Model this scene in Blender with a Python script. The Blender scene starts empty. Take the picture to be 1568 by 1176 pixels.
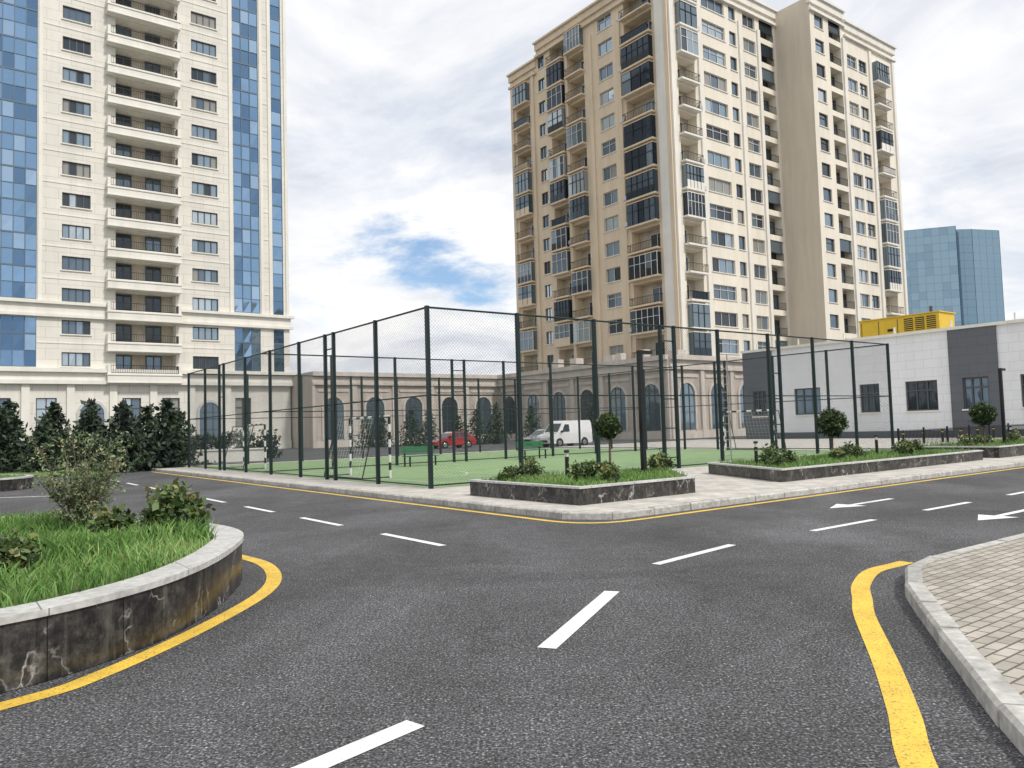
import bpy, math, random
import numpy as np
from mathutils import Vector, Matrix
random.seed(7); rng=np.random.default_rng(3)
R=random.uniform
scene=bpy.context.scene
COL=scene.collection
AX,AY=-2.2,20.3            # near corner of the sports court; local axes e1=(.8,.6) e2=(-.6,.8)
def W(a,b): return (AX+.8*a-.6*b, AY+.6*a+.8*b)
# ------------------------------------------------------------------ materials
def nt(name):
    m=bpy.data.materials.new(name); m.use_nodes=True
    n=m.node_tree; b=n.nodes['Principled BSDF']; return m,n,b
def nd(n,t,**kw):
    x=n.nodes.new(t)
    for k,v in kw.items(): setattr(x,k,v)
    return x
def ramp(n,src,stops):
    r=nd(n,'ShaderNodeValToRGB'); el=r.color_ramp.elements
    while len(el)<len(stops): el.new(.5)
    for e,(p,c) in zip(el,stops):
        e.position=p; e.color=(*c,1) if len(c)==3 else c
    n.links.new(src,r.inputs[0]); return r.outputs[0]
def mixc(n,f,a,b,mode='MIX'):
    x=nd(n,'ShaderNodeMix',data_type='RGBA',blend_type=mode)
    for s,v in ((x.inputs[0],f),(x.inputs[6],a),(x.inputs[7],b)):
        if hasattr(v,'is_output'): n.links.new(v,s)
        elif isinstance(v,(int,float)): s.default_value=v
        else: s.default_value=(*v,1)
    return x.outputs[2]
def noise(n,scale,detail=4,rough=.55,co='Object',sc=None,dist=0):
    tc=nd(n,'ShaderNodeTexCoord'); o=tc.outputs[co]
    if sc:
        mp=nd(n,'ShaderNodeMapping'); mp.inputs['Scale'].default_value=sc
        n.links.new(o,mp.inputs[0]); o=mp.outputs[0]
    x=nd(n,'ShaderNodeTexNoise'); x.inputs['Scale'].default_value=scale
    x.inputs['Detail'].default_value=detail; x.inputs['Roughness'].default_value=rough
    x.inputs['Distortion'].default_value=dist
    n.links.new(o,x.inputs['Vector']); return x.outputs[0]
def bump(n,b,h,s,d=.02):
    x=nd(n,'ShaderNodeBump'); x.inputs['Strength'].default_value=s; x.inputs['Distance'].default_value=d
    n.links.new(h,x.inputs['Height']); n.links.new(x.outputs[0],b.inputs['Normal'])
def M(name,col,rough=.7,metal=0,ns=None,na=.15,bp=0,brick=None,streak=0,coat=0,dirt=0):
    m,n,b=nt(name)
    b.inputs['Roughness'].default_value=rough; b.inputs['Metallic'].default_value=metal
    if coat: b.inputs['Coat Weight'].default_value=coat
    base=None
    if brick:
        w,h,mo,mc=brick[:4]; v2=brick[4] if len(brick)>4 else .88
        t=nd(n,'ShaderNodeTexBrick'); tc=nd(n,'ShaderNodeTexCoord'); n.links.new(tc.outputs['UV'],t.inputs['Vector'])
        t.inputs['Scale'].default_value=1; t.inputs['Brick Width'].default_value=w; t.inputs['Row Height'].default_value=h
        t.inputs['Mortar Size'].default_value=mo; t.inputs['Mortar Smooth'].default_value=.2
        t.inputs['Color1'].default_value=(*col,1); t.inputs['Color2'].default_value=(*[c*v2 for c in col],1); t.inputs['Mortar'].default_value=(*mc,1)
        base=t.outputs['Color']
    if ns:
        nn=noise(n,ns,5)
        f=ramp(n,nn,[(.3,(1-na,)*3),(.7,(1+na*.6,)*3)])
        base=mixc(n,1.0,base if base else col,f,'MULTIPLY')
        if bp: bump(n,b,nn,bp)
    if streak:
        s=noise(n,1.0,4,.6,sc=(1.2,1.2,.12))
        base=mixc(n,1.0,base if base else col,ramp(n,s,[(.35,(1-streak,)*3),(.6,(1,1,1))]),'MULTIPLY')
    if dirt:
        s=noise(n,1.7,8,.78)
        base=mixc(n,ramp(n,s,[(.46,(0,0,0)),(.62,(dirt,)*3)]),base if base else col,tuple(c*.3 for c in col))
    if base is None: b.inputs['Base Color'].default_value=(*col,1)
    else: n.links.new(base,b.inputs['Base Color'])
    return m
def asphalt():
    m,n,b=nt('asphalt')
    sp=noise(n,62,2,.6); sp2=noise(n,27,2,.6); mid=noise(n,5,5,.65); big=noise(n,.28,6,.65,dist=.8); tr=noise(n,.5,4,.6,sc=(1,.3,1)); st=noise(n,.9,7,.75,dist=.5)
    c=ramp(n,sp,[(.36,(.017,.017,.019)),(.48,(.053,.053,.057)),(.58,(.108,.108,.114)),(.66,(.24,.24,.245)),(.74,(.48,.48,.48))])
    c=mixc(n,1.0,c,ramp(n,sp2,[(.32,(.55,)*3),(.5,(1,)*3),(.68,(1.5,)*3)]),'MULTIPLY')
    c=mixc(n,1.0,c,ramp(n,mid,[(.3,(.8,)*3),(.7,(1.2,)*3)]),'MULTIPLY')
    c=mixc(n,1.0,c,ramp(n,big,[(.3,(.62,)*3),(.5,(1,)*3),(.7,(1.45,)*3)]),'MULTIPLY')
    c=mixc(n,1.0,c,ramp(n,tr,[(.35,(.8,)*3),(.65,(1.2,)*3)]),'MULTIPLY')
    c=mixc(n,1.0,c,ramp(n,st,[(.3,(.6,)*3),(.4,(1,)*3)]),'MULTIPLY')
    n.links.new(c,b.inputs['Base Color']); b.inputs['Roughness'].default_value=.8
    bump(n,b,sp,.8,.012); return m
def paint(name,col,lo=.36,hi=.46):
    m,n,b=nt(name)
    f=ramp(n,noise(n,55,5,.75),[(lo,(0,0,0)),(hi,(1,1,1))])
    g=ramp(n,noise(n,3,4,.6),[(.3,(.75,.75,.75)),(.65,(1.05,)*3)])
    c=mixc(n,1.0,col,g,'MULTIPLY'); c=mixc(n,f,(.09,.09,.095),c)
    n.links.new(c,b.inputs['Base Color']); b.inputs['Roughness'].default_value=.65; return m
def marble(name,k=1.0):
    m,n,b=nt(name)
    tc=nd(n,'ShaderNodeTexCoord'); no=nd(n,'ShaderNodeTexNoise'); no.inputs['Scale'].default_value=2.5; no.inputs['Detail'].default_value=5
    n.links.new(tc.outputs['Object'],no.inputs['Vector'])
    v=nd(n,'ShaderNodeVectorMath',operation='MULTIPLY_ADD'); n.links.new(no.outputs['Color'],v.inputs[0]); v.inputs[1].default_value=(.8,.8,.8)
    n.links.new(tc.outputs['Object'],v.inputs[2])
    vo=nd(n,'ShaderNodeTexVoronoi',feature='DISTANCE_TO_EDGE'); vo.inputs['Scale'].default_value=2.3; n.links.new(v.outputs[0],vo.inputs['Vector'])
    vein=ramp(n,vo.outputs['Distance'],[(0,(1,1,1)),(.014,(.4,)*3),(.04,(0,0,0))])
    gate=ramp(n,noise(n,3.2,3),[(.46,(0,0,0)),(.58,(1,1,1))])
    vm=mixc(n,1.0,vein,gate,'MULTIPLY')
    base=ramp(n,noise(n,6,8,.78),[(.36,(.010,.010,.010)),(.5,(.033,.032,.031)),(.6,(.08,.075,.068)),(.7,(.16,.15,.13))])
    st=ramp(n,noise(n,2.2,8,.8,sc=(1,1,.6)),[(.55,(0,0,0)),(.67,(.7,)*3)])
    base=mixc(n,st,base,(.16,.15,.13))
    dr=ramp(n,noise(n,3.5,5,.7,sc=(1,1,.12)),[(.54,(0,0,0)),(.7,(.5,)*3)])
    base=mixc(n,dr,base,(.22,.21,.19))
    c=mixc(n,vm,base,(.5,.48,.45))
    t=nd(n,'ShaderNodeTexBrick'); n.links.new(tc.outputs['UV'],t.inputs['Vector']); t.offset=0
    t.inputs['Scale'].default_value=1; t.inputs['Brick Width'].default_value=.6; t.inputs['Row Height'].default_value=2; t.inputs['Mortar Size'].default_value=.006
    t.inputs['Color1'].default_value=(1.1,1.1,1.1,1); t.inputs['Color2'].default_value=(.55,.55,.55,1); t.inputs['Mortar'].default_value=(.2,.2,.2,1)
    c=mixc(n,1.0,c,t.outputs['Color'],'MULTIPLY')
    n.links.new(c,b.inputs['Base Color']); b.inputs['Roughness'].default_value=.3; return m
def glass(name,col,metal=.75,rough=.04,wob=.15,ws=.5):
    m,n,b=nt(name); b.inputs['Base Color'].default_value=(*col,1); b.inputs['Metallic'].default_value=metal
    b.inputs['Roughness'].default_value=rough
    if wob: bump(n,b,noise(n,ws,2),wob,.05)
    return m
mASP=asphalt()
mYEL=paint('yellow_road_paint',(.85,.56,.07)); mWHT=paint('white_road_paint',(.85,.85,.85),.3,.42)
mKERB=M('kerb_concrete',(.52,.51,.48),.8,ns=12,na=.3,bp=.2,dirt=.55)
mPAVE=M('block_paving',(.50,.46,.40),.85,ns=3,na=.25,brick=(.2,.1,.009,(.13,.12,.09),.72),dirt=.15)
mPAVE2=M('light_paving',(.6,.57,.52),.85,ns=2,na=.2,brick=(.4,.2,.008,(.3,.28,.25)),dirt=.25)
mMARB=marble('dark_marble'); mRIM=M('rim_stone',(.60,.60,.58),.6,ns=14,na=.25,brick=(1.2,3,.006,(.2,.2,.2)),dirt=.3)
mSOIL=M('planter_soil',(.09,.13,.035),.95,ns=8,na=.5)
mTURF=M('artificial_turf',(.24,.36,.17),.9,ns=1.2,na=.15)
mTURF2=M('turf_line',(.5,.58,.46),.8,ns=20,na=.15)
mGRN=[M('grass_blade_%d'%i,c,.6) for i,c in enumerate([(.075,.16,.03),(.13,.26,.055),(.20,.36,.095),(.34,.40,.16)])]
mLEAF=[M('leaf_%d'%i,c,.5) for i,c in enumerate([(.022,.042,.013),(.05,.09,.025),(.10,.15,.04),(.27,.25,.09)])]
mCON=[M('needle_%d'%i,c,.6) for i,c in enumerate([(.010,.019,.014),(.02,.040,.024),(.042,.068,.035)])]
mOLV=[M('olive_leaf_%d'%i,c,.55) for i,c in enumerate([(.06,.1,.04),(.14,.2,.08),(.25,.32,.16),(.34,.32,.17)])]
mBARK=M('bark',(.13,.1,.075),.9,ns=20,na=.4,bp=.3)
mFEN=M('fence_green_metal',(.008,.022,.024),.4,metal=.2)
mWIRE=M('chain_link_wire',(.05,.075,.075),.4,metal=.5)
mBLK=M('black_metal',(.015,.018,.02),.4,metal=.3)
mCREAM=M('cream_stone',(.77,.745,.675),.75,ns=.25,na=.06,brick=(2.2,1.1,.03,(.58,.555,.49),.95),streak=.07)
mTRIM=M('trim_stone',(.80,.775,.71),.7,ns=.5,na=.07,streak=.07)
mTAN=M('render_cream',(.81,.75,.64),.85,ns=.2,na=.06,streak=.09)
mTANSHD=M('render_tan_shaded',(.72,.60,.445),.85,ns=.2,na=.07,streak=.1)  # darker copy of the cream render: left-face shade put into the colour
mTANSHD2=M('blank_wall_render_shaded',(.65,.58,.475),.85,ns=.15,na=.06,streak=.1)  # side-facing blank wall, its shade put into the render colour
mFRM=M('window_frame',(.07,.075,.08),.5); mFRW=M('window_frame_white',(.55,.55,.54),.5)
gBLUE=[glass('curtain_glass_%d'%i,c,.85,.04,.3,.35) for i,c in enumerate([(.20,.33,.50),(.25,.39,.57),(.12,.21,.34),(.33,.46,.62)])]
gWIN=[glass('window_glass_%d'%i,c,mt) for i,(c,mt) in enumerate([((.14,.19,.24),.6),((.26,.34,.41),.7),((.05,.065,.08),.4),((.45,.52,.57),.75),((.3,.3,.28),.2)])]
gDARK=[glass('glazed_balcony_%d'%i,c,.55) for i,c in enumerate([(.09,.125,.16),(.03,.045,.065),(.17,.22,.26),(.34,.40,.44)])]
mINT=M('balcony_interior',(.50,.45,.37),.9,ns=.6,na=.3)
mWPAN=M('white_panel',(.83,.84,.86),.55,ns=.4,na=.04,brick=(1.2,.62,.012,(.58,.59,.61),.96),streak=.05)
mGPAN=M('grey_panel',(.12,.13,.15),.6,ns=.5,na=.06,brick=(1.2,.62,.01,(.07,.07,.08),.93))
mROOF=M('roofing',(.3,.3,.3),.9)
mYMET=M('yellow_metal',(.75,.5,.03),.45,ns=2,na=.1)
# ------------------------------------------------------------------ mesh builder
def empty(name,loc):
    e=bpy.data.objects.new(name,None); e.location=loc; e.empty_display_size=.5; COL.objects.link(e); return e
def put(name,verts,faces,mi,mats,parent=None,uv=False,smooth=False):
    me=bpy.data.meshes.new(name); me.from_pydata(verts,[],faces)
    for m in mats: me.materials.append(m)
    if mi is not None: me.polygons.foreach_set('material_index',np.array(mi,dtype=np.int32))
    if smooth: me.polygons.foreach_set('use_smooth',[True]*len(faces))
    if uv:
        l=me.uv_layers.new(name='UVMap').data
        for p in me.polygons:
            nx,ny,nz=p.normal
            if abs(nz)>.7:
                for li in p.loop_indices:
                    c=me.vertices[me.loops[li].vertex_index].co
                    l[li].uv=(c.x*.8+c.y*.6,-c.x*.6+c.y*.8)
            else:
                q=math.hypot(nx,ny); tx,ty=-ny/q,nx/q
                if abs(tx)<.35 and ty<0 or tx<0: tx,ty=-tx,-ty
                for li in p.loop_indices:
                    c=me.vertices[me.loops[li].vertex_index].co
                    l[li].uv=(c.x*tx+c.y*ty,c.z)
    me.update()
    o=bpy.data.objects.new(name,me); COL.objects.link(o)
    if parent: o.parent=parent; o.location=-parent.location
    return o
class MB:
    def __init__(s,mats): s.v=[];s.f=[];s.m=[];s.mats=mats
    def poly(s,pts,m=0):
        k=len(s.v); s.v+=[tuple(p) for p in pts]; s.f.append(tuple(range(k,k+len(pts)))); s.m.append(m)
    def hexa(s,b,t,m=0):
        k=len(s.v); s.v+=[tuple(p) for p in b]+[tuple(p) for p in t]; n=len(b)
        s.f.append(tuple(range(k+n-1,k-1,-1))); s.f.append(tuple(range(k+n,k+2*n)))
        for i in range(n): s.f.append((k+i,k+(i+1)%n,k+n+(i+1)%n,k+n+i))
        s.m+=[m]*(n+2)
    def box(s,a0,a1,b0,b1,z0,z1,m=0,fr=W):
        q=[fr(a0,b0),fr(a1,b0),fr(a1,b1),fr(a0,b1)]
        s.hexa([(x,y,z0) for x,y in q],[(x,y,z1) for x,y in q],m)
    def prism(s,pts,z0,z1,m=0):
        s.hexa([(x,y,z0) for x,y in pts],[(x,y,z1) for x,y in pts],m)
    def tube(s,p,q,r0,r1,m=0,n=8):
        p=Vector(p);q=Vector(q);d=(q-p).normalized(); u=d.orthogonal().normalized(); w=d.cross(u)
        B=[p+(u*math.cos(t)+w*math.sin(t))*r0 for t in [i*2*math.pi/n for i in range(n)]]
        T=[q+(u*math.cos(t)+w*math.sin(t))*r1 for t in [i*2*math.pi/n for i in range(n)]]
        s.hexa(B,T,m)
    def out(s,name,parent=None,uv=True,smooth=False):
        return put(name,s.v,s.f,s.m,s.mats,parent,uv,smooth)
# facade frames
def FR(o,t,n): return (o,t,n)
E1=(.8,.6);E2=(-.6,.8);N1=(-.8,-.6);N2=(.6,-.8)
def fp(F,u,d,z): (o,t,n)=F; return (o[0]+t[0]*u+n[0]*d,o[1]+t[1]*u+n[1]*d,z)
def fbox(mb,F,u0,u1,d0,d1,z0,z1,m=0):
    q=[(u0,d0),(u1,d0),(u1,d1),(u0,d1)]
    mb.hexa([fp(F,u,d,z0) for u,d in q],[fp(F,u,d,z1) for u,d in q],m)
def fq(mb,F,u0,u1,d,z0,z1,m): mb.poly([fp(F,u0,d,z0),fp(F,u1,d,z0),fp(F,u1,d,z1),fp(F,u0,d,z1)],m)
def facade(mb,F,u0,u1,z0,z1,ops,m=0):
    us=sorted(set([u0,u1]+[o[0] for o in ops]+[o[1] for o in ops])); zs=sorted(set([z0,z1]+[o[2] for o in ops]+[o[3] for o in ops]))
    for i in range(len(us)-1):
        uc=(us[i]+us[i+1])/2; oc=[o for o in ops if o[0]<uc<o[1]]
        j=0
        while j<len(zs)-1:
            zc=(zs[j]+zs[j+1])/2
            if any(o[2]<zc<o[3] for o in oc): j+=1; continue
            k=j
            while k+1<len(zs)-1 and not any(o[2]<(zs[k+1]+zs[k+2])/2<o[3] for o in oc): k+=1
            fq(mb,F,us[i],us[i+1],0,zs[j],zs[k+1],m); j=k+1
    for a,b,c,d,dp in ops:
        mb.poly([fp(F,a,0,c),fp(F,a,-dp,c),fp(F,a,-dp,d),fp(F,a,0,d)],m)
        mb.poly([fp(F,b,0,c),fp(F,b,-dp,c),fp(F,b,-dp,d),fp(F,b,0,d)],m)
        mb.poly([fp(F,a,0,c),fp(F,b,0,c),fp(F,b,-dp,c),fp(F,a,-dp,c)],m)
        mb.poly([fp(F,a,0,d),fp(F,b,0,d),fp(F,b,-dp,d),fp(F,a,-dp,d)],m)
def window(mb,F,a,b,c,d,dp=.22,nv=2,tr=True,fm=0,gl=None,ng=5,t=.05):
    n=nv+1; w=(b-a)/n
    g0=random.choice([0,0,1,2,3,4,1])
    for i in range(n):
        g=2+(gl if gl is not None else (g0 if R(0,1)<.75 else random.randrange(ng)))
        e=[R(-.012,.012) for _ in range(4)]
        mb.poly([fp(F,a+i*w,-dp+e[0],c),fp(F,a+(i+1)*w,-dp+e[1],c),fp(F,a+(i+1)*w,-dp+e[2],d),fp(F,a+i*w,-dp+e[3],d)],g)
    for i in range(n+1):
        x=min(max(a+i*w,a+t),b-t); fbox(mb,F,x-t,x+t,-dp+.015,-dp+.08,c,d,fm)
    for z in [c+t,d-t]+([c+(d-c)*.68] if tr else []): fbox(mb,F,a,b,-dp+.017,-dp+.075,z-t,z+t,fm)
def curtain(mb,F,u0,u1,z0,z1,du,dz,d=-.1,g0=2,ng=4,fm=0):
    nu=max(1,round((u1-u0)/du)); nz=max(1,round((z1-z0)/dz)); w=(u1-u0)/nu; h=(z1-z0)/nz
    for i in range(nu):
        for j in range(nz):
            e=[d+R(-.016,.016) for _ in range(4)]
            mb.poly([fp(F,u0+i*w,e[0],z0+j*h),fp(F,u0+(i+1)*w,e[1],z0+j*h),fp(F,u0+(i+1)*w,e[2],z0+(j+1)*h),fp(F,u0+i*w,e[3],z0+(j+1)*h)],g0+random.choice([0,0,0,1,1,2,2,3]))
    for i in range(nu+1): fbox(mb,F,u0+i*w-.04,u0+i*w+.04,d+.02,d+.07,z0,z1,fm)
    for j in range(nz+1): fbox(mb,F,u0,u1,d+.022,d+.06,z0+j*h-(.03 if j%2 else .08),z0+j*h+(.03 if j%2 else .08),fm)
def railing(mb,F,u0,u1,dd,z0,h=.95,m=0,sides=True,st=.22):
    fbox(mb,F,u0,u1,dd-.05,dd,z0+h-.05,z0+h,m); fbox(mb,F,u0,u1,dd-.045,dd-.005,z0+.06,z0+.1,m)
    k=int((u1-u0)/st)
    for i in range(k+1):
        x=u0+.02+(u1-u0-.04)*i/k; fbox(mb,F,x-.014,x+.014,dd-.04,dd-.012,z0+.1,z0+h-.05,m)
    if sides and dd>.2:
        for x in (u0,u1-.05):
            fbox(mb,F,x+.003,x+.047,0,dd-.05,z0+h-.05,z0+h,m)
            for q in range(1,int(dd/.22)): fbox(mb,F,x+.01,x+.038,q*.22,q*.22+.028,z0,z0+h-.05,m)
def arch(mb,F,uc,w,z0,zs,m_ring,m_glass,m_fr,d=.0):
    r=w/2; n=14
    def prof(rr): return [(uc-rr,z0)]+[(uc+rr*math.cos(math.pi-math.pi*i/n),zs+rr*math.sin(math.pi*i/n)) for i in range(n+1)]+[(uc+rr,z0)]
    P=prof(r);Q=prof(r+.28)
    mb.poly([fp(F,u,d+.02,z) for u,z in P],m_glass)
    for i in range(len(P)-1):
        a,b,c,e=P[i],P[i+1],Q[i+1],Q[i]
        mb.hexa([fp(F,a[0],d+.01,a[1]),fp(F,b[0],d+.01,b[1]),fp(F,c[0],d+.01,c[1]),fp(F,e[0],d+.01,e[1])],
                [fp(F,a[0],d+.16,a[1]),fp(F,b[0],d+.16,b[1]),fp(F,c[0],d+.16,c[1]),fp(F,e[0],d+.16,e[1])],m_ring)
    for x in (-r*.33,r*.33): fbox(mb,F,uc+x-.04,uc+x+.04,d+.03,d+.08,z0,zs+r*.9,m_fr)
    for z in (z0+(zs-z0)*.5,zs): fbox(mb,F,uc-r,uc+r,d+.032,d+.075,z-.04,z+.04,m_fr)
# ------------------------------------------------------------------ ground and roads
g=MB([mASP]); g.poly([(-2500,-2500,0),(2500,-2500,0),(2500,2500,0),(-2500,2500,0)]); g.out('ground',uv=False)
def ribbon(mb,pts,w,z,m=0):
    pts=[Vector((x,y)) for x,y in pts]; L=[];Rr=[]
    for i,p in enumerate(pts):
        t=(pts[min(i+1,len(pts)-1)]-pts[max(i-1,0)]).normalized(); nn=Vector((-t.y,t.x))*w/2
        L.append(p+nn);Rr.append(p-nn)
    for i in range(len(pts)-1): mb.poly([(Rr[i].x,Rr[i].y,z),(Rr[i+1].x,Rr[i+1].y,z),(L[i+1].x,L[i+1].y,z),(L[i].x,L[i].y,z)],m)
def smooth(pts,k=6,closed=False):
    out=[];n=len(pts)
    for i in range(n if closed else n-1):
        P=[pts[(i+j-1)%n] if closed else pts[min(max(i+j-1,0),n-1)] for j in range(4)]
        for s in range(k):
            t=s/k
            out.append(tuple(.5*(2*P[1][c]+(P[2][c]-P[0][c])*t+(2*P[0][c]-5*P[1][c]+4*P[2][c]-P[3][c])*t*t+(-P[0][c]+3*P[1][c]-3*P[2][c]+P[3][c])*t**3) for c in (0,1)))
    if not closed: out.append(tuple(pts[-1]))
    return out
def resample(pts,step):
    pts=[Vector((x,y)) for x,y in pts]; out=[pts[0]]; acc=0
    for i in range(len(pts)-1):
        a,b=pts[i],pts[i+1]; L=(b-a).length
        if L<1e-6: continue
        t=step-acc
        while t<=L: out.append(a+(b-a)*(t/L)); t+=step
        acc=(acc+L)%step
    out.append(pts[-1]); return [tuple(p) for p in out]
def kerb(name,pts,step=1.0,w=.16,h=.13,inward=1):
    mb=MB([mKERB]); P=resample(pts,step); g=.007
    V=[Vector(p) for p in P]
    nrm=[]
    for i in range(len(V)):
        t=(V[min(i+1,len(V)-1)]-V[max(i-1,0)]).normalized(); nrm.append(Vector((-t.y,t.x))*inward)
    for i in range(len(V)-1):
        a,b=V[i],V[i+1]
        if (b-a).length<.05: continue
        t=(b-a).normalized()*g; hh=h+R(-.007,.007); c=.025; j=nrm[i]*R(-.006,.006)
        a0,b0=a+t+j,b-t+j; a1,b1=a0+nrm[i]*w,b0+nrm[i+1]*w; ai,bi=a0+nrm[i]*c,b0+nrm[i+1]*c
        prof=[[(a0,-.02),(a0,hh-c),(ai,hh),(a1,hh),(a1,-.02)],[(b0,-.02),(b0,hh-c),(bi,hh),(b1,hh),(b1,-.02)]]
        q=[[(p.x,p.y,z) for p,z in s] for s in prof]
        mb.hexa(q[0],q[1])
    mb.out(name,uv=False)
def rcorner(p,a,b,r,n=6):
    p,a,b=Vector(p),Vector(a),Vector(b); s=p+(a-p).normalized()*r; e=p+(b-p).normalized()*r
    return [tuple((1-t)**2*s+2*t*(1-t)*p+t*t*e) for t in [i/n for i in range(n+1)]]
ki=[W(-1.5,27)]+rcorner(W(-1.5,-7.8),W(-1.5,27),W(40,-7.8),.9)+[W(44,-7.8)]
kerb('island_kerb',ki,1.0,inward=1)
pv=MB([mPAVE2]); pv.prism([W(-1.35,27)]+rcorner(W(-1.35,-7.65),W(-1.35,27),W(44,-7.65),.8)+[W(44,-7.65),W(44,27)],-.05,.122); pv.out('court_pavement')
mk=MB([mYEL]); off=[W(-1.78,24)]+rcorner(W(-1.78,-8.08),W(-1.78,27),W(40,-8.08),1.1)+[W(44,-8.08)]
ribbon(mk,off,.13,.004)
yl=smooth([(-12,2.0),(-7,2.4),(-4.5,3.5),(-3.25,4.95),(-2.95,5.55),(-2.74,6.75),(-2.66,8.1),(-2.84,9.1),(-3.28,10.05),(-3.9,10.78)],8); ribbon(mk,yl,.17,.004)
yr=smooth([(6.6,10.45),(5.0,9.28),(4.26,8.72),(3.80,8.36),(3.38,7.7),(3.12,7.1),(2.87,6.5),(2.46,5.3),(2.13,4.4),(1.82,3.6),(1.5,2.2),(1.4,0)],8)[14:]; ribbon(mk,yr,.17,.004)
mk.out('yellow_edge_line',uv=False)
mw=MB([mWHT])
def dashf(a0,b0,a1,b1,w=.12): ribbon(mw,[W(a0,b0),W(a1,b1)],w,.004)
b=-8.05
while b<24: dashf(-4.6,b,-4.6,b+1.85); b+=3.45
for a0 in [-.05,3.4,6.9,10.4,13.9,17.4,21,24.5,28]: dashf(a0,-11,a0+1.75,-11)
ribbon(mw,[(1.62,9.15),(2.88,10.42)],.12,.004)
ribbon(mw,[(.2,5.85),(.93,7.75)],.15,.004); ribbon(mw,[(-1.9,2.9),(-.6,4.45)],.15,.004)
def arrow(a,b,s):
    ribbon(mw,[W(a,b),W(a-s*1.5,b)],.12,.004)
    mw.poly([(*W(a,b-.3),.0045),(*W(a+s*.75,b),.0045),(*W(a,b+.3),.0045)])
arrow(3.5,-9.6,-1); arrow(3.3,-12.2,-1); arrow(14,-9.6,-1)
ribbon(mw,[(-30,15.0),(-9,16.2)],.12,.004); ribbon(mw,[(-34,22.5),(-13,23.5)],.12,.004)
mw.out('white_lane_marking',uv=False)
kp=[(2.0,-3),(2.05,1),(2.15,2.6),(2.36,3.7),(2.56,4.3),(2.88,5.27),(3.3,6.5),(3.6,7.3),(3.95,7.95),(4.5,8.5),(5.3,9.08),W(.4,-13.5),W(1.7,-13.5),W(4,-13.5),W(10,-13.5),W(40,-13.5)]
kps=smooth(kp,6); kerb('pavement_kerb',kps,.8,w=.15,inward=-1)
inn=[]
V=[Vector(p) for p in kps]
for i,p in enumerate(V):
    t=(V[min(i+1,len(V)-1)]-V[max(i-1,0)]).normalized(); inn.append(tuple(p+Vector((t.y,-t.x))*.14))
pv=MB([mPAVE]); pv.prism(inn+[(60,-3)],-.05,.125); pv.out('pavement')
# ------------------------------------------------------------------ foliage helpers
def leafmesh(name,pos,size,mi,mats,parent=None,asp=1.7,up=0.0,jit=.35):
    n=len(pos); pos=np.asarray(pos,float)
    d=rng.normal(size=(n,3)); d[:,2]+=up; d/=np.linalg.norm(d,axis=1)[:,None]
    q=rng.normal(size=(n,3)); s=np.cross(d,q); s/=np.linalg.norm(s,axis=1)[:,None]
    sz=(size*(1+jit*rng.normal(size=n)).clip(.4,2))[:,None]
    v=np.stack([pos,pos+d*sz*.5*asp+s*sz*.5,pos+d*sz*asp,pos+d*sz*.5*asp-s*sz*.5],1).reshape(-1,3)
    f=np.arange(n*4).reshape(n,4)
    return put(name,v.tolist(),f.tolist(),mi,mats,parent)
def clumpy(cx,cy,cz,rx,ry,rz,ncl,npc,cr,nm=4,shell=.55):
    d=rng.normal(size=(ncl,3)); d/=np.linalg.norm(d,axis=1)[:,None]; rr=shell+(1-shell)*rng.random(ncl)
    c=d*rr[:,None]*np.array([rx,ry,rz])
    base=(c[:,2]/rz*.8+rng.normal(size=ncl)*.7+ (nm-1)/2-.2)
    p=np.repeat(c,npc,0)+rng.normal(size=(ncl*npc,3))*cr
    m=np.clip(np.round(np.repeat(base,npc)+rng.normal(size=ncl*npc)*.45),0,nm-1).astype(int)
    return p+np.array([cx,cy,cz]),m
def shrub(x,y,z,r,h=None,mats=mLEAF,n=34,lf=.045,name='shrub'):
    h=h or r*.8; e=empty(name,(x,y,z))
    p,m=clumpy(x,y,z+h*.75,r,r,h,n,26,r*.16,len(mats)); ok=p[:,2]>z+.01
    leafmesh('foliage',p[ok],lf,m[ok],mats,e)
    s=MB([mBARK])
    for i in range(5):
        t=R(0,6.3); s.tube((x,y,z-.03),(x+r*.5*math.cos(t),y+r*.5*math.sin(t),z+h*.9),.012,.005,n=5)
    s.out('stems',e,uv=False)
def ball_tree(x,y,z,zc,r):
    e=empty('topiary_tree',(x,y,z)); s=MB([mBARK])
    s.tube((x,y,z-.05),(x+.02,y,zc-r*.4),.035,.025)
    for i in range(6):
        t=i*1.05; s.tube((x+.02,y,zc-r*.6),(x+r*.6*math.cos(t),y+r*.6*math.sin(t),zc+R(-.2,.4)*r),.014,.006,n=5)
    s.out('trunk',e,uv=False)
    p,m=clumpy(x,y,zc,r*.96,r*.96,r*.9,300,48,r*.07,3,.5)
    leafmesh('foliage',p,.034,np.clip(m-(rng.random(len(m))<.5),0,2),mLEAF[:3],e)
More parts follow.
